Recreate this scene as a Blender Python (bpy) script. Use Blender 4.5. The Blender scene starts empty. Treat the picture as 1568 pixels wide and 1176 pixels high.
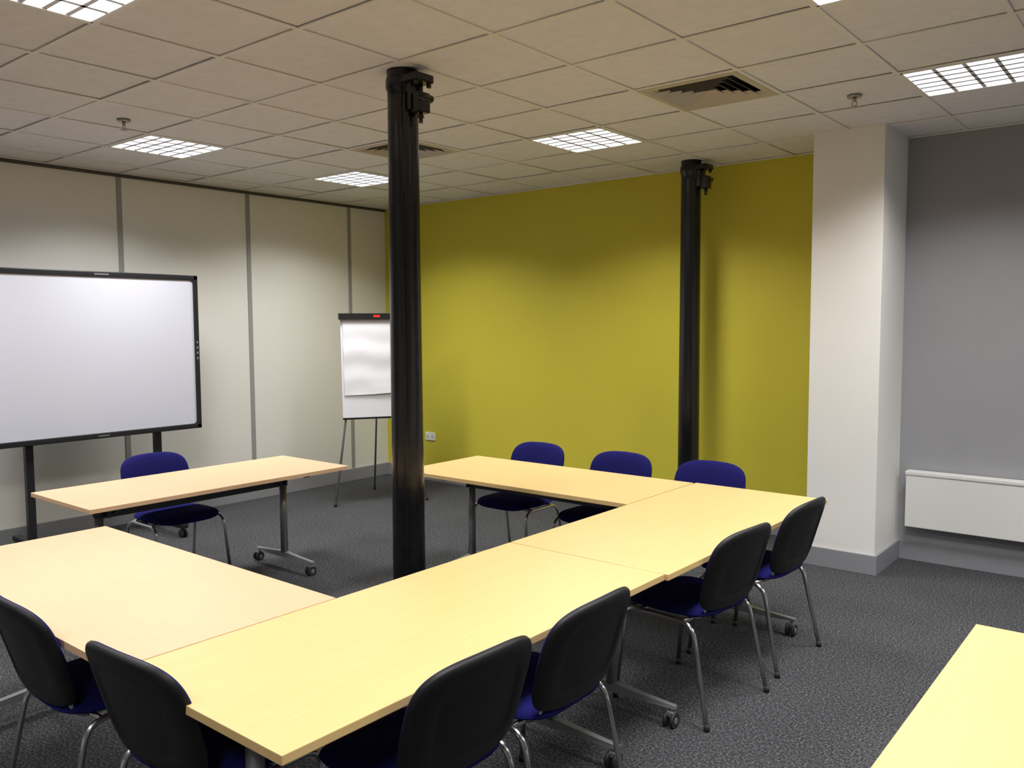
import bpy, bmesh, math, random
from mathutils import Vector, Matrix
random.seed(4)
S=bpy.context.scene
S.view_settings.view_transform='Standard'
S.view_settings.look='None'
S.view_settings.exposure=0.0
COL=bpy.context.collection
pi=math.pi
# ------------------------------------------------------------------ materials
def srgb(r,g,b):
    def c(v):
        v/=255.0
        return v/12.92 if v<=.04045 else ((v+.055)/1.055)**2.4
    return (c(r),c(g),c(b),1)
def mat(name,col,rough=.5,metal=0.0,var=.04,nscale=30,bump=0.0,bscale=200,spec=.5,emit=None,estr=0,coat=0):
    m=bpy.data.materials.new(name);m.use_nodes=True
    nt=m.node_tree;N=nt.nodes;L=nt.links
    b=N["Principled BSDF"]
    tc=N.new("ShaderNodeTexCoord")
    nz=N.new("ShaderNodeTexNoise");nz.inputs["Scale"].default_value=nscale;nz.inputs["Detail"].default_value=2
    L.new(tc.outputs["Object"],nz.inputs["Vector"])
    rp=N.new("ShaderNodeValToRGB")
    rp.color_ramp.elements[0].position=.3;rp.color_ramp.elements[1].position=.7
    rp.color_ramp.elements[0].color=tuple(c*(1-var) for c in col[:3])+(1,)
    rp.color_ramp.elements[1].color=tuple(min(1,c*(1+var)) for c in col[:3])+(1,)
    L.new(nz.outputs["Fac"],rp.inputs["Fac"]);L.new(rp.outputs["Color"],b.inputs["Base Color"])
    b.inputs["Roughness"].default_value=rough;b.inputs["Metallic"].default_value=metal
    b.inputs["Specular IOR Level"].default_value=spec
    b.inputs["Coat Weight"].default_value=coat
    if bump>0:
        n2=N.new("ShaderNodeTexNoise");n2.inputs["Scale"].default_value=bscale;n2.inputs["Detail"].default_value=2
        L.new(tc.outputs["Object"],n2.inputs["Vector"])
        bp=N.new("ShaderNodeBump");bp.inputs["Strength"].default_value=bump;bp.inputs["Distance"].default_value=.003
        L.new(n2.outputs["Fac"],bp.inputs["Height"]);L.new(bp.outputs["Normal"],b.inputs["Normal"])
    if emit:
        b.inputs["Emission Color"].default_value=emit;b.inputs["Emission Strength"].default_value=estr
        try: m.cycles.emission_sampling='NONE'
        except Exception: pass
    return m
def wood(name,col):
    m=bpy.data.materials.new(name);m.use_nodes=True
    nt=m.node_tree;N=nt.nodes;L=nt.links;b=N["Principled BSDF"]
    tc=N.new("ShaderNodeTexCoord");mp=N.new("ShaderNodeMapping")
    mp.inputs["Scale"].default_value=(1.2,22,22)
    L.new(tc.outputs["Object"],mp.inputs["Vector"])
    nz=N.new("ShaderNodeTexNoise");nz.inputs["Scale"].default_value=3.2;nz.inputs["Detail"].default_value=6;nz.inputs["Roughness"].default_value=.62;nz.inputs["Distortion"].default_value=.3
    L.new(mp.outputs["Vector"],nz.inputs["Vector"])
    rp=N.new("ShaderNodeValToRGB")
    rp.color_ramp.elements[0].position=.3;rp.color_ramp.elements[1].position=.65
    rp.color_ramp.elements[0].color=tuple(c*k for c,k in zip(col[:3],(.955,.94,.90)))+(1,)
    rp.color_ramp.elements[1].color=col
    L.new(nz.outputs["Fac"],rp.inputs["Fac"]);L.new(rp.outputs["Color"],b.inputs["Base Color"])
    b.inputs["Roughness"].default_value=.42;b.inputs["Specular IOR Level"].default_value=.35
    return m
def carpet():
    m=bpy.data.materials.new("carpet_grey");m.use_nodes=True
    nt=m.node_tree;N=nt.nodes;L=nt.links;b=N["Principled BSDF"]
    tc=N.new("ShaderNodeTexCoord")
    n1=N.new("ShaderNodeTexNoise");n1.inputs["Scale"].default_value=95;n1.inputs["Detail"].default_value=4;n1.inputs["Roughness"].default_value=.7
    n2=N.new("ShaderNodeTexNoise");n2.inputs["Scale"].default_value=1.6;n2.inputs["Detail"].default_value=3
    L.new(tc.outputs["Object"],n1.inputs["Vector"]);L.new(tc.outputs["Object"],n2.inputs["Vector"])
    rp=N.new("ShaderNodeValToRGB");E=rp.color_ramp.elements
    E[0].position=.38;E[0].color=srgb(42,43,45);E[1].position=.68;E[1].color=srgb(124,124,128)
    e=E.new(.52);e.color=srgb(70,71,74)
    L.new(n1.outputs["Fac"],rp.inputs["Fac"])
    mx=N.new("ShaderNodeMix");mx.data_type='RGBA';mx.blend_type='MULTIPLY';mx.inputs[0].default_value=.4
    L.new(rp.outputs["Color"],mx.inputs[6])
    r2=N.new("ShaderNodeValToRGB");r2.color_ramp.elements[0].position=.3;r2.color_ramp.elements[1].position=.7;r2.color_ramp.elements[0].color=(.6,.6,.6,1);r2.color_ramp.elements[1].color=(1,1,1,1)
    L.new(n2.outputs["Fac"],r2.inputs["Fac"]);L.new(r2.outputs["Color"],mx.inputs[7])
    L.new(mx.outputs[2],b.inputs["Base Color"])
    b.inputs["Roughness"].default_value=.95;b.inputs["Specular IOR Level"].default_value=.1
    bp=N.new("ShaderNodeBump");bp.inputs["Strength"].default_value=.5;bp.inputs["Distance"].default_value=.004
    L.new(n1.outputs["Fac"],bp.inputs["Height"]);L.new(bp.outputs["Normal"],b.inputs["Normal"])
    return m
M=dict(
 wallL=mat("partition_offwhite",srgb(226,225,220),.45,var=.01,nscale=2),
 strip=mat("partition_strip_grey",srgb(150,150,148),.5,var=.02),
 dark=mat("dark_channel",srgb(70,70,68),.5),
 yellow=mat("paint_yellow",srgb(203,192,64),.6,var=.015,nscale=3,bump=.05,bscale=300,spec=.3),
 grey=mat("paint_grey",srgb(152,152,156),.65,var=.015,nscale=3,bump=.05,bscale=300,spec=.3),
 white=mat("paint_white",srgb(232,231,227),.6,var=.01,nscale=3,bump=.05,bscale=300,spec=.3),
 skirt=mat("baseboard_grey",srgb(140,141,146),.4,var=.02),
 tile=mat("ceiling_tile_mineral",srgb(228,229,233),.85,var=.03,nscale=14,bump=.35,bscale=260,spec=.15),
 tbar=mat("ceiling_tbar",srgb(228,228,225),.5,var=.01),
 carpet=carpet(),
 beechY=wood("beech_laminate",srgb(219,188,131)),
 beechP=wood("beech_laminate_pale",srgb(219,182,146)),
 black=mat("cast_iron_gloss_black",(.005,.005,.006,1),.22,var=.3,nscale=20,bump=.25,bscale=25,spec=.5),
 plastic=mat("black_plastic",(.007,.007,.008,1),.48,var=.1,bump=.15,bscale=500,spec=.32),
 blue=mat("blue_fabric",srgb(30,29,94),.95,var=.18,nscale=250,bump=.5,bscale=600,spec=.1),
 chrome=mat("chrome_tube",(.58,.58,.6,1),.2,1,var=.02),
 silver=mat("silver_painted_steel",srgb(140,142,146),.4,.4,var=.03),
 steeldk=mat("dark_grey_steel",srgb(70,73,80),.45,.3,var=.05),
 rubber=mat("castor_rubber",(.02,.02,.02,1),.6),
 board=mat("whiteboard_surface",srgb(206,208,222),.3,var=.004,nscale=1),
 frame=mat("whiteboard_frame_black",(.013,.014,.017,1),.38,var=.1),
 paper=mat("paper_white",srgb(226,226,231),.8,var=.01,nscale=3),
 red=mat("red_badge",srgb(200,40,35),.4),
 enamel=mat("heater_enamel",srgb(224,224,221),.4,var=.006),
 plate=mat("white_plastic",srgb(235,235,232),.35,var=.01),
 louvre=mat("louvre_aluminium",(.62,.63,.67,1),.35,0,var=.02),
 emis=mat("light_reflector",(.9,.9,.9,1),.5,var=0,emit=(.93,.96,1,1),estr=1.1),
 emis2=mat("fluorescent_tube",(1,1,1,1),.5,var=0,emit=(.95,.97,1,1),estr=5),
 plenum=mat("vent_dark",(.008,.008,.007,1),.8),
 vent=mat("vent_enamel",srgb(190,184,170),.45,var=.02),
 brass=mat("sprinkler_metal",(.4,.39,.37,1),.3,.9),
)
# ------------------------------------------------------------------ mesh helpers
def obj(name,data,parent=None,mats=()):
    o=bpy.data.objects.new(name,data);COL.objects.link(o)
    if parent:o.parent=parent
    for m in mats:
        data.materials.append(m)
    return o
def empty(name,loc=(0,0,0),rz=0):
    o=bpy.data.objects.new(name,None);o.empty_display_size=.1;COL.objects.link(o)
    o.location=loc;o.rotation_euler=(0,0,rz);return o
def bm_box(bm,lo,hi,mi=0,bev=0,rot=None,piv=None):
    lo=Vector(lo);hi=Vector(hi)
    r=bmesh.ops.create_cube(bm,size=1)
    vs=r['verts'];d=hi-lo;c=(hi+lo)/2
    for v in vs:
        v.co=Vector((v.co.x*d.x,v.co.y*d.y,v.co.z*d.z))+c
    if rot is not None:
        p=Vector(piv) if piv is not None else c
        for v in vs: v.co=rot@(v.co-p)+p
    fs={f for v in vs for f in v.link_faces}
    for f in fs:f.material_index=mi
    if bev>0:
        es=list({e for v in vs for e in v.link_edges})
        rr=bmesh.ops.bevel(bm,geom=es,offset=bev,segments=2,affect='EDGES',profile=.6)
        for f in rr['faces']:f.material_index=mi
def bm_cyl(bm,a,b,r1,r2=None,n=24,mi=0,smooth=True):
    a=Vector(a);b=Vector(b);r2=r1 if r2 is None else r2
    d=(b-a);L=d.length
    q=Vector((0,0,1)).rotation_difference(d.normalized()).to_matrix().to_4x4()
    mt=Matrix.Translation((a+b)/2)@q
    r=bmesh.ops.create_cone(bm,cap_ends=True,segments=n,radius1=r1,radius2=r2,depth=L,matrix=mt)
    for f in {f for v in r['verts'] for f in v.link_faces}:
        f.material_index=mi
        if smooth and len(f.verts)==4:f.smooth=True
def fillet(pts,rad,n=6):
    P=[Vector(p) for p in pts];out=[P[0]]
    for i in range(1,len(P)-1):
        a,b,c=P[i-1],P[i],P[i+1]
        u=(a-b);v=(c-b);r=min(rad,u.length*.45,v.length*.45)
        s=b+u.normalized()*r;e=b+v.normalized()*r
        for k in range(n+1):
            t=k/n;out.append(s*(1-t)**2+b*2*t*(1-t)+e*t*t)
    out.append(P[-1]);return out
def bm_tube(bm,pts,r,rad=.04,n=10,mi=0,flat=1.0):
    P=fillet(pts,rad);m=len(P)
    t0=(P[1]-P[0]).normalized()
    up=Vector((1,0,0)) if abs(t0.x)<.9 else Vector((0,1,0))
    nrm=(up-t0*up.dot(t0)).normalized();rings=[]
    for i,p in enumerate(P):
        t=(P[min(i+1,m-1)]-P[max(i-1,0)]).normalized()
        nrm=(nrm-t*nrm.dot(t)).normalized();bi=t.cross(nrm)
        rings.append([bm.verts.new(p+nrm*math.cos(2*pi*k/n)*r+bi*math.sin(2*pi*k/n)*r*flat) for k in range(n)])
    for i in range(m-1):
        for k in range(n):
            f=bm.faces.new((rings[i][k],rings[i][(k+1)%n],rings[i+1][(k+1)%n],rings[i+1][k]));f.smooth=True;f.material_index=mi
    for rr in (rings[0][::-1],rings[-1]):
        f=bm.faces.new(rr);f.material_index=mi
def fin(bm,name,parent,mats,norm=True):
    if norm:bmesh.ops.recalc_face_normals(bm,faces=bm.faces)
    me=bpy.data.meshes.new(name);bm.to_mesh(me);bm.free()
    for m in mats:me.materials.append(m)
    return obj(name,me,parent)
def boxobj(name,lo,hi,m,parent=None,bev=0):
    bm=bmesh.new();bm_box(bm,lo,hi,0,bev);return fin(bm,name,parent,[m])
# ------------------------------------------------------------------ room
H=3.01;XL=-7.19;YW=6.57;YG=6.48;XR=3.2;YF=-3.2
PX0,PX1,PY=-2.12,-1.65,5.92
boxobj("floor",(XL-.15,YF-.15,-.12),(XR+.15,YW+.15,0),M['carpet'])
boxobj("wall_left",(XL-.15,YF,0),(XL,YW,H+.1),M['wallL'])
bm=bmesh.new()
for k in range(-5,3):
    y=3.54+1.255*k+0.0
    if y<YF: continue
    bm_box(bm,(XL,y-.022,.0),(XL+.008,y+.022,H),0,.002)
fin(bm,"trim_1",None,[M['strip']])
bm=bmesh.new();bm_box(bm,(XL,YF,H-.03),(XL+.015,YW,H-.004),0)
fin(bm,"trim_2",None,[M['dark']])
boxobj("wall_back",(XL-.15,YW,0),(PX0,YW+.15,H+.1),M['yellow'])
boxobj("wall_back_right",(PX1,YG,0),(XR+.15,YW+.15,H+.1),M['grey'])
boxobj("wall_pillar",(PX0,PY,0),(PX1,YW+.15,H+.02),M['white'],bev=.004)
boxobj("wall_right",(XR,YF,0),(XR+.15,YG,H+.1),M['white'])
boxobj("wall_front",(XL-.15,YF-.15,0),(XR+.15,YF,H+.1),M['white'])
def skirt(name,lo,hi):
    bm=bmesh.new();bm_box(bm,lo,hi,0,.004);fin(bm,name,None,[M['skirt']])
bh=.135
skirt("baseboard_left",(XL,YF,0),(XL+.02,YW,bh))
skirt("baseboard_back",(XL+.02,YW-.02,0),(PX0,YW,bh))
bm=bmesh.new()
bm_box(bm,(PX0-.018,PY-.018,0),(PX1+.018,PY,bh),0,.003)
bm_box(bm,(PX1,PY-.002,0),(PX1+.018,YG,bh),0,.003)
bm_box(bm,(PX0-.018,PY-.002,0),(PX0,YW-.02,bh),0,.003)
fin(bm,"baseboard_pillar",None,[M['skirt']])
skirt("baseboard_back_right",(PX1+.018,YG-.018,0),(XR,YG,bh))
skirt("baseboard_right",(XR-.018,YF,0),(XR,YG-.018,bh))
skirt("baseboard_front",(XL+.02,YF,0),(XR-.018,YF+.018,bh))
GX,GY=.612,.602;X0,Y0=-1.28,2.96
def cell(i,j): return (X0+GX*i,Y0+GY*j,X0+GX*(i+1),Y0+GY*(j+1))
lights=[(-8,0),(-8,3),(-4,3),(0,3),(-4,-3),(0,0),(-8,-3),(0,-3),(4,0),(4,3),(-4,-7),(1,-7)]
vents=[(-2,2),(-6,2)]
bm=bmesh.new()
for i in range(-11,9):
    for j in range(-12,8):
        if (i,j) in lights or (i,j) in vents: continue
        a,b,c,d=cell(i,j)
        a=max(a,XL);c=min(c,XR);b=max(b,YF);d=min(d,YW)
        if c-a<.03 or d-b<.03: continue
        dz=random.uniform(0,.003)
        tx=random.uniform(-.003,.003);ty=random.uniform(-.003,.003)
        n0=len(bm.verts)
        bm_box(bm,(a+.002,b+.002,H+.004+dz),(c-.002,d-.002,H+.02+dz))
        bm.verts.ensure_lookup_table()
        for v in bm.verts[n0:]:
            v.co.z+=abs(tx)*(v.co.x-a)/(c-a)+abs(ty)*(v.co.y-b)/(d-b)
bm_box(bm,(XL-.15,YF-.15,H+.16),(XR+.15,YW+.15,H+.26))  # unseen backing slab above the tiles, added to stop light leaks
fin(bm,"ceiling",None,[M['tile']])
bm=bmesh.new()
for i in range(-11,9):
    x=X0+GX*i
    if XL<x<XR: bm_box(bm,(x-.012,YF,H-.001),(x+.012,YW,H+.005))
for j in range(-12,8):
    y=Y0+GY*j
    if YF<y<YW: bm_box(bm,(XL,y-.012,H-.0008),(XR,y+.012,H+.005))
for lo,hi in [((XL,YF,H-.002),(XL+.02,YW,H+.005)),((XL,YW-.02,H-.002),(PX0,YW,H+.005)),((PX1,YG-.02,H-.002),(XR,YG,H+.005))]:
    bm_box(bm,lo,hi)
fin(bm,"ceiling_trim_grid",None,[M['tbar']])
# ------------------------------------------------------------------ ceiling lights
def light(ij,power):
    a,b,c,d=cell(*ij);cx,cy=(a+c)/2,(b+d)/2
    E=empty("ceiling_light",(cx,cy,H))
    hx,hy=.294,.289
    bm=bmesh.new()
    for lo,hi in [((-hx,-hy,-.003),(-hx+.012,hy,.1)),((hx-.012,-hy,-.003),(hx,hy,.1)),((-hx,-hy,-.003),(hx,-hy+.012,.1)),((-hx,hy-.012,-.003),(hx,hy,.1)),((-hx,-hy,.09),(hx,hy,.1))]:
        bm_box(bm,lo,hi)
    fin(bm,"housing",E,[M['plate']])
    bm=bmesh.new();n=4
    iw,ih=hx-.012,hy-.012
    def blade(p,q,horizontal):
        w0,w1=.010,.002
        vs=[]
        for (x,y) in (p,q):
            for (w,z) in ((w0,.002),(w1,.040)):
                for s in (-1,1):
                    vs.append(bm.verts.new((x+(0 if horizontal else s*w),y+(s*w if horizontal else 0),z)))
        for f in ((0,1,3,2),(4,6,7,5),(0,2,6,4),(1,5,7,3),(0,4,5,1),(2,3,7,6)):
            bm.faces.new([vs[k] for k in f])
    for k in range(1,n):
        x=-iw+2*iw*k/n
        blade((x,-ih),(x,ih),False)
    for k in range(1,n+2):
        y=-ih+2*ih*k/(n+2)
        blade((-iw,y),(iw,y),True)
    fin(bm,"louvre",E,[M['louvre']])
    bm=bmesh.new()
    for k in range(n):
        x=-iw+2*iw*(k+.5)/n
        bm_cyl(bm,(x,-ih,.062),(x,ih,.062),.013,n=12)
    fin(bm,"tubes",E,[M['emis2']])
    bm=bmesh.new();bm_box(bm,(-iw,-ih,.086),(iw,ih,.089));fin(bm,"reflector",E,[M['emis']])
    ld=bpy.data.lights.new("lamp","AREA");ld.shape='RECTANGLE';ld.size=2*iw-.01;ld.size_y=2*ih-.01
    ld.energy=power;ld.color=(1,.985,.965);ld.spread=math.radians(137)
    lo=bpy.data.objects.new("lamp",ld);COL.objects.link(lo);lo.parent=E;lo.location=(0,0,-.004)
    return E
for ij in lights: light(ij,33)
# ------------------------------------------------------------------ air vents
def vent(ij):
    a,b,c,d=cell(*ij);E=empty("ceiling_air_vent",((a+c)/2,(b+d)/2,H))
    hx,hy=.294,.289
    bm=bmesh.new()
    def ring(h0x,h0y,z0,h1x,h1y,z1,t=.0015):
        o=[(-1,-1),(1,-1),(1,1),(-1,1)]
        A=[bm.verts.new((s*h0x,q*h0y,z0)) for s,q in o];B=[bm.verts.new((s*h1x,q*h1y,z1)) for s,q in o]
        for k in range(4):bm.faces.new((A[k],A[(k+1)%4],B[(k+1)%4],B[k]))
    ring(hx,hy,-.004,hx-.035,hy-.035,-.006)
    ring(hx,hy,-.004,hx,hy,.02)
    for k in range(5):
        h=hx-.035-k*.047
        ring(h,h-.005,-.006,h-.030,h-.035,.022)
    fin(bm,"vanes",E,[M['vent']])
    bm=bmesh.new()
    bm_box(bm,(-hx,-hy,.1),(hx,hy,.105))
    for lo,hi in [((-hx,-hy,.0),(-hx+.004,hy,.1)),((hx-.004,-hy,.0),(hx,hy,.1)),((-hx,-hy,0),(hx,-hy+.004,.1)),((-hx,hy-.004,0),(hx,hy,.1))]:bm_box(bm,lo,hi)
    fin(bm,"plenum_box",E,[M['plenum']])
for v in vents:vent(v)
def sprinkler(x,y):
    E=empty("ceiling_sprinkler",(x,y,H))
    bm=bmesh.new()
    bm_cyl(bm,(0,0,.003),(0,0,-.008),.042,.036,28)
    bm_cyl(bm,(0,0,-.008),(0,0,-.03),.012,.010,16)
    for s in(-1,1):
        bm_tube(bm,[(0.010*s,0,-.028),(.016*s,0,-.042),(.004*s,0,-.058)],.0025,.01,8)
    bm_cyl(bm,(0,0,-.058),(0,0,-.061),.022,.022,20)
    fin(bm,"head",E,[M['brass']])
sprinkler(-5.32,2.67);sprinkler(-1.59,5.08)
# ------------------------------------------------------------------ columns
def column(x,y):
    E=empty("iron_column",(x,y,0))
    bm=bmesh.new();n=48
    prof=[(.12,0),(.12,.03),(.1,.045),(.0875,.06),(.087,.3),(.083,1.5),(.079,2.86),(.079,2.91),(.086,2.92),(.088,2.965),(.081,2.98),(.081,3.02)]
    rings=[]
    for r,z in prof:
        rings.append([bm.verts.new((r*math.cos(2*pi*k/n),r*math.sin(2*pi*k/n),z)) for k in range(n)])
    for i in range(len(rings)-1):
        for k in range(n):
            f=bm.faces.new((rings[i][k],rings[i][(k+1)%n],rings[i+1][(k+1)%n],rings[i+1][k]));f.smooth=True
    bm.faces.new(rings[-1])
    bm_box(bm,(.05,-.068,.08),(.0585,-.060,2.9),0,.002)
    fin(bm,"shaft",E,[M['black']])
    bm=bmesh.new()
    bm_box(bm,(-.02,-.062,2.935),(.165,.062,2.977),0,.008)
    bm_box(bm,(.05,-.045,2.80),(.105,.045,2.94),0,.006)
    bm_box(bm,(.09,-.035,2.785),(.16,.04,2.885),0,.008)
    bm_cyl(bm,(.15,-.055,2.86),(.15,.055,2.86),.02,n=14)
    bm_cyl(bm,(.13,0,2.79),(.13,0,2.735),.010,n=10)
    bm_cyl(bm,(.13,0,2.775),(.13,0,2.76),.017,n=6,smooth=False)
    for s in(-1,1): bm_cyl(bm,(.145,.045*s,2.94),(.145,.045*s,2.915),.013,n=6,smooth=False)
    fin(bm,"bracket",E,[M['black']])
column(-3.23,3.09);column(-3.23,6.27)
# ------------------------------------------------------------------ tables
def castor(bm,x,y,zt,mi_f,mi_r):
    bm_cyl(bm,(x,y,zt),(x,y,.062),.009,n=10,mi=mi_f)
    bm_box(bm,(x-.020,y-.016,.045),(x+.012,y+.016,.068),mi_f,.004)
    for s in(-1,1):
        bm_cyl(bm,(x-.008,y+s*.010,.032),(x-.008,y+s*.024,.032),.032,n=22,mi=mi_r)
        bm_cyl(bm,(x-.008,y+s*.024,.032),(x-.008,y+s*.026,.032),.014,n=14,mi=mi_f)
def table(x0,y0,x1,y1,along,wm,inset=.22,i2=None,dr=0):
    L=(x1-x0) if along=='x' else (y1-y0);Wd=(y1-y0) if along=='x' else (x1-x0)
    E=empty("conference_table",((x0+x1)/2,(y0+y1)/2,0),(0 if along=='x' else pi/2)+math.radians(dr))
    bm=bmesh.new();bm_box(bm,(-L/2+.001,-Wd/2+.001,.704),(L/2-.001,Wd/2-.001,.73),0,.0025)
    fin(bm,"top",E,[wm])
    bm=bmesh.new()
    i2=inset if i2 is None else i2
    xs=(-L/2+inset,L/2-i2)
    for x in xs:
        s=1 if x<0 else -1
        bm_cyl(bm,(x,0,.11),(x,0,.64),.026,n=20,mi=0)
        bm_cyl(bm,(x,0,.60),(x,0,.66),.032,n=20,mi=1)
        vs=[]
        hl=.325
        sec=[(-hl,.014,.082,.094),(-hl*.5,.018,.078,.104),(0,.022,.076,.118),(hl*.5,.018,.078,.104),(hl,.014,.082,.094)]
        for (yy,w,za,zb) in sec:
            vs.append([bm.verts.new((x-w,yy,za)),bm.verts.new((x+w,yy,za)),bm.verts.new((x+w*.8,yy,zb)),bm.verts.new((x-w*.8,yy,zb))])
        for a in range(4):
            for k in range(4):
                f=bm.faces.new((vs[a][k],vs[a][(k+1)%4],vs[a+1][(k+1)%4],vs[a+1][k]));f.material_index=0
        f=bm.faces.new(vs[0]);f=bm.faces.new(vs[-1][::-1])
        for yy in(-hl+.02,hl-.02):castor(bm,x,yy,.088,0,2)
        bm_box(bm,(x-.02,-Wd/2+.10,.676),(x+.02,Wd/2-.10,.704),1,.004)
        bm_box(bm,(x-.006+s*.03,-.09,.60),(x+.006+s*.03,.09,.70),1,.004)
        bm_tube(bm,[(x+s*.03,-.05,.60),(x+s*.14,-.10,.68),(x+s*.22,-.12,.695)],.008,.03,8,1)
        bm_tube(bm,[(x+s*.03,.12,.67),(x+s*.16,.16,.665),(x+s*.20,.16,.695)],.006,.03,8,1)
    bm_box(bm,(xs[0],-.018,.585),(xs[1],.018,.650),1,.006)
    fin(bm,"flip_frame",E,[M['silver'],M['steeldk'],M['rubber']])
    return E
Y=M['beechY'];Pk=M['beechP']
table(-2.392,1.118,-1.600,2.917,'y',Y,.19,.22)
table(-2.389,2.920,-1.580,4.735,'y',Y,.22,.24,dr=-.25)
table(-4.17,1.118,-2.396,1.925,'x',Pk,.2,.26)
table(-4.18,3.938,-2.394,4.722,'x',Y,.29,.29)
table(-5.365,2.04,-4.60,3.83,'y',Pk,.22,.28)
table(-.53,1.26,.27,3.06,'y',Y)
# ------------------------------------------------------------------ chairs
def outline(w,h,r,n=72,p=2.6,topr=None):
    pts=[]
    for k in range(n):
        a=2*pi*k/n;c,s=math.cos(a),math.sin(a)
        pts.append((w/2*math.copysign(abs(c)**(2/p),c),h/2*math.copysign(abs(s)**(2/p),s)))
    return pts
def panel(bm,pts,depth,mapf,sgn,mi=0,ks=(0.0,.3,.5,.62,.66,.7,.84,.93,.98,1.0)):
    n=len(pts);rings=[]
    for k in ks:
        d=depth(k)*sgn
        if k==0: rings.append([bm.verts.new(mapf(0,0,d))])
        else: rings.append([bm.verts.new(mapf(x*k,y*k,d)) for x,y in pts])
    for i in range(len(rings)-1):
        A,B=rings[i],rings[i+1]
        for j in range(n):
            q=(j+1)%n
            if len(A)==1: f=bm.faces.new((A[0],B[j],B[q]))
            else: f=bm.faces.new((A[j],B[j],B[q],A[q]))
            f.smooth=True;f.material_index=mi
def fin2(bm,name,mats,up,axis=2):
    bm.normal_update()
    s=sum(f.normal[axis]*f.calc_area() for f in bm.faces)
    if (s>0)!=up: bmesh.ops.reverse_faces(bm,faces=bm.faces)
    me=bpy.data.meshes.new(name);bm.to_mesh(me);bm.free()
    for m in mats:me.materials.append(m)
    return me
def sq(v): return math.sqrt(max(0.0,v))
def make_chair_meshes():
    res={}
    o=outline(.475,.44,.1,p=4.0)
    def ms(x,y,d):
        z=.462+d
        if y>.12: z-=(y-.12)**2*2.2
        return (x*(1-.06*(y<-.0)*abs(y)/.22),y+.015,z)
    bm=bmesh.new();panel(bm,o,lambda k:.032*sq(1-k**6),ms,1)
    res['seat_cushion']=fin2(bm,"seat_cushion",[M['blue']],True)
    bm=bmesh.new();panel(bm,o,lambda k:.022*sq(1-k**5),ms,-1)
    res['seat_pan']=fin2(bm,"seat_pan",[M['blue']],False)
    hb=.35;wb=.485
    o=[]
    for x,y in outline(wb,hb,.1,p=4.4):
        t=(y+hb/2)/hb
        o.append((x*(1-.04*max(0,(.5-t))*2),y+ (.018*(1-(x/(wb/2))**2) if y>0 else -.006*(1-(x/(wb/2))**2))))
    def mb(x,y,d):
        z=.650+y
        yy=-.248-(y)*.29-.10*max(0,y)**2 + .6*x*x
        return (x,yy+d,z)
    bm=bmesh.new();panel(bm,o,lambda k:.020*sq(1-k**8),mb,1)
    res['back_cushion']=fin2(bm,"back_cushion",[M['blue']],True,axis=1)
    def dep(k):
        if k<=.62:return .018
        if k<=.66:return .019
        if k<=.70:return .025
        return .025*sq(1-((k-.7)/.3)**5)
    bm=bmesh.new();panel(bm,o,dep,mb,-1,ks=(0,.3,.5,.62,.66,.7,.84,.93,.97,.99,1.0))
    res['back_shell']=fin2(bm,"back_shell",[M['plastic']],False,axis=1)
    bm=bmesh.new()
    for s in(-1,1):
        bm_tube(bm,[(s*.262,.235,.008),(s*.238,.195,.435),(s*.238,-.155,.435),(s*.262,-.245,.008)],.0105,.07,12,0)
        for y in(.235,-.245):
            bm_cyl(bm,(s*.262,y,0),(s*.262,y,.03),.0135,n=14,mi=1)
        bm_tube(bm,[(s*.175,.02,.437),(s*.172,-.155,.437),(s*.165,-.195,.53),(s*.155,-.238,.68)],.008,.05,12,0)
    bm_tube(bm,[(-.238,.12,.435),(.238,.12,.435)],.010,.01,10,0)
    bm_tube(bm,[(-.238,-.11,.435),(.238,-.11,.435)],.010,.01,10,0)
    bmesh.ops.recalc_face_normals(bm,faces=bm.faces)
    me=bpy.data.meshes.new("leg_frame");bm.to_mesh(me);bm.free();me.materials.append(M['chrome']);me.materials.append(M['rubber'])
    res['leg_frame']=me
    return res
CM=make_chair_meshes()
def chair(x,y,rz):
    E=empty("conference_chair",(x,y,0),math.radians(rz))
    for k,me in CM.items(): obj(k,me,E)
chair(-1.765,1.70,88)
chair(-1.765,2.255,91)
chair(-1.765,3.47,85)
chair(-1.755,4.165,88)
chair(-2.265,1.355,3)
chair(-2.98,1.34,-1)
chair(-3.74,4.645,180)
chair(-3.01,4.62,180)
chair(-2.36,4.63,180)
chair(-5.28,2.90,-90)
# ------------------------------------------------------------------ interactive whiteboard on stand (faces +X)
E=empty("whiteboard_on_stand",(-6.65,3.05,0))
yb0,yb1,zb0,zb1=-.87,.865,.84,2.14
bm=bmesh.new();bm_box(bm,(-.012,yb0+.03,zb0+.03),(.010,yb1-.03,zb1-.03));fin(bm,"writing_surface",E,[M['board']])
bm=bmesh.new()
fw=.042
bm_box(bm,(-.03,yb0,zb1-fw),(.022,yb1,zb1),0,.007);bm_box(bm,(-.03,yb0,zb0),(.022,yb1,zb0+fw),0,.007)
bm_box(bm,(-.03,yb0,zb0),(.022,yb0+fw,zb1),0,.007);bm_box(bm,(-.03,yb1-fw,zb0),(.022,yb1,zb1),0,.007)
for yy in(yb0,yb1):
    for zz in(zb0,zb1):
        s=1 if yy<0 else -1;q=1 if zz<1.5 else -1
        c=(yy+s*(fw+.035),zz+q*(fw+.035))
        pts=[(yy+s*fw*.8,zz+q*fw*.8)]+[(c[0]-s*.035*math.sin(a),c[1]-q*.035*math.cos(a)) for a in [pi/2*k/6 for k in range(7)]]
        v1=[bm.verts.new((.018,a,b)) for a,b in pts]
        bm.faces.new(v1)
fin(bm,"frame",E,[M['frame']])
bm=bmesh.new()
for k in range(4): bm_box(bm,(.022,yb1-.028,1.43+k*.045),(.0235,yb1-.014,1.45+k*.045))
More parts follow.
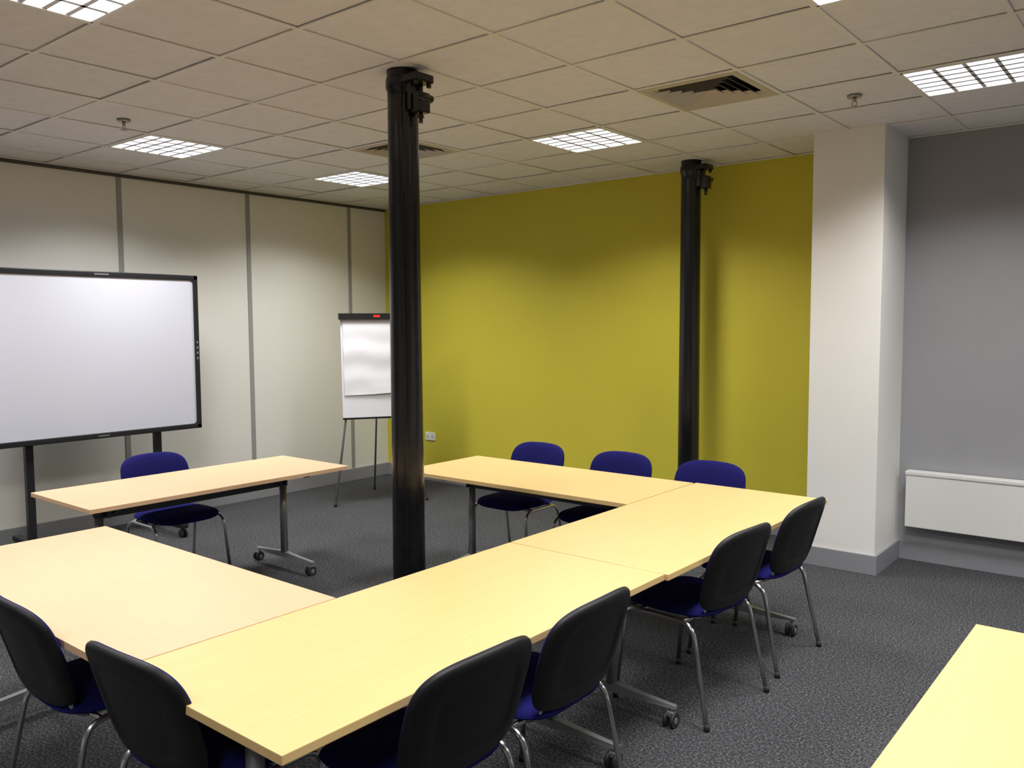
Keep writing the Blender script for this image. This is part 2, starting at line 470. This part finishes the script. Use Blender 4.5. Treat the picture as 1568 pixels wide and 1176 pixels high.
bm_box(bm,(.022,.0,zb1-.026),(.0232,.11,zb1-.016));bm_box(bm,(.022,-.02,zb0+.016),(.0232,.07,zb0+.024))
fin(bm,"frame_buttons",E,[M['silver']])
bm=bmesh.new()
for y in(-.50,.50):
    bm_box(bm,(-.085,y-.028,.09),(-.035,y+.028,2.0),0,.006)
    bm_box(bm,(-.36,y-.03,.075),(.34,y+.03,.115),0,.008)
    for x in(-.33,.31):castor(bm,x,y,.08,0,1)
    bm_box(bm,(-.035,y-.05,1.1),(-.012,y+.05,1.9),0,.003)
bm_box(bm,(-.075,-.5,1.80),(-.045,.5,1.86),0,.006)
fin(bm,"stand",E,[M['frame'],M['rubber']])
# ------------------------------------------------------------------ flipchart easel
bl=Vector((-6.27,5.05,0));br=Vector((-5.80,5.80,0))
dl=(br-bl).normalized();ctr=(bl+br)/2
ang=math.atan2(dl.y,dl.x)
E=empty("flipchart_easel",(ctr.x,ctr.y,0),ang)
lean=.10
def fy(z): return .0+ (z)*lean*.9
bm=bmesh.new()
def quadbox(bm,x0,x1,z0,z1,t0,t1,mi=0):
    vs=[]
    for (x,z) in((x0,z0),(x1,z0),(x1,z1),(x0,z1)):
        for t in(t0,t1):vs.append(bm.verts.new((x,fy(z)+t,z)))
    for f in((0,2,4,6),(1,7,5,3),(0,1,3,2),(2,3,5,4),(4,5,7,6),(6,7,1,0)):
        g=bm.faces.new([vs[k] for k in f]);g.material_index=mi
quadbox(bm,-.345,.345,.83,1.80,0,.02);fin(bm,"board",E,[M['paper']])
bm=bmesh.new()
quadbox(bm,-.36,.36,1.765,1.825,-.03,.024);quadbox(bm,-.345,.345,.815,.832,-.012,.022)
fin(bm,"clamp_bar",E,[M['plastic']])
bm=bmesh.new();quadbox(bm,-.03,.03,1.785,1.81,-.034,-.03);fin(bm,"badge",E,[M['red']])
bm=bmesh.new();nx,nz=20,40;g=[]
for i in range(nx+1):
    row=[]
    for j in range(nz+1):
        x=-.325+.65*i/nx;t=j/nz;zlow=1.045+.03*(i/nx)**2
        z=1.775+(zlow-1.775)*t
        w=.004*math.sin(t*17+.6*math.sin(i*.4))*min(1,t*3)
        curl=.018*max(0,t-.86)/.14*(.3+.7*(i/nx))
        row.append(bm.verts.new((x,fy(z)-.008-w-max(0,curl),z)))
    g.append(row)
for i in range(nx):
    for j in range(nz):
        f=bm.faces.new((g[i][j],g[i+1][j],g[i+1][j+1],g[i][j+1]));f.smooth=True
fin(bm,"paper_pad",E,[M['paper']])
bm=bmesh.new()
for s in(-1,1):
    bm_tube(bm,[(s*.26,fy(1.7)+.03,1.7),(s*.31,fy(.85)+.03,.85),(s*.44,-.0,.01)],.011,.02,10)
    bm_cyl(bm,(s*.44,0,0),(s*.441,0,.035),.015,n=12,mi=1)
bm_tube(bm,[(.03,fy(1.7)+.04,1.7),(.05,.72,.01)],.010,.02,10)
bm_cyl(bm,(.05,.72,0),(.05,.72,.035),.014,n=12,mi=1)
bm_tube(bm,[(-.31,fy(.9)+.03,.9),(.31,fy(.9)+.03,.9)],.008,.02,8)
fin(bm,"tripod_legs",E,[M['silver'],M['rubber']])
# ------------------------------------------------------------------ panel heater on grey wall
E=empty("panel_heater",(-1.58,YG,.26))
bm=bmesh.new()
Lh=1.75
bm_box(bm,(0,-.10,0),(Lh,-.012,.385),0,.006)
bm_box(bm,(-.004,-.106,.375),(Lh+.004,-.010,.40),0,.004)
fin(bm,"casing",E,[M['enamel']])
bm=bmesh.new()
for x in(.3,1.4):bm_box(bm,(x,-.014,.05),(x+.06,0,.35),0,.002)
bm_box(bm,(.01,-.09,-.004),(Lh-.01,-.02,.002))
fin(bm,"wall_bracket",E,[M['steeldk']])
# ------------------------------------------------------------------ double socket
E=empty("wall_socket",(-6.50,YW,.49))
bm=bmesh.new()
bm_box(bm,(-.074,-.012,-.043),(.074,0,.043),0,.004)
for s in(-1,1): bm_box(bm,(s*.05-.008,-.016,.018),(s*.05+.008,-.011,.034),0,.002)
fin(bm,"face_plate",E,[M['plate']])
bm=bmesh.new()
for s in(-1,1):
    for dx,dz,w,h in((0,.004,.0035,.008),(-.011,-.014,.006,.003),(.011,-.014,.006,.003)):
        bm_box(bm,(s*.036+dx-w,-.0128,dz-h),(s*.036+dx+w,-.0118,dz+h))
fin(bm,"pin_slots",E,[M['plenum']])
# ------------------------------------------------------------------ world + camera
w=bpy.data.worlds.new("world");S.world=w;w.use_nodes=True
w.node_tree.nodes["Background"].inputs[0].default_value=(.5,.5,.5,1);w.node_tree.nodes["Background"].inputs[1].default_value=.2
f,yaw,p,r,cz=1291.636,.6831,.0718,.0051,1.7221
Fh=Vector((-math.sin(yaw),math.cos(yaw),0));R=Vector((math.cos(yaw),math.sin(yaw),0));Z=Vector((0,0,1))
F=math.cos(p)*Fh-math.sin(p)*Z;D=-math.cos(p)*Z-math.sin(p)*Fh
cx=math.cos(r)*R+math.sin(r)*D;cy=math.sin(r)*R-math.cos(r)*D
mt=Matrix((cx,cy,-F)).transposed().to_4x4();mt.translation=Vector((0,0,cz))
cd=bpy.data.cameras.new("camera");cd.sensor_width=36;cd.lens=f/1568*36;cd.clip_start=.05
co=bpy.data.objects.new("camera",cd);COL.objects.link(co);co.matrix_world=mt
S.camera=co
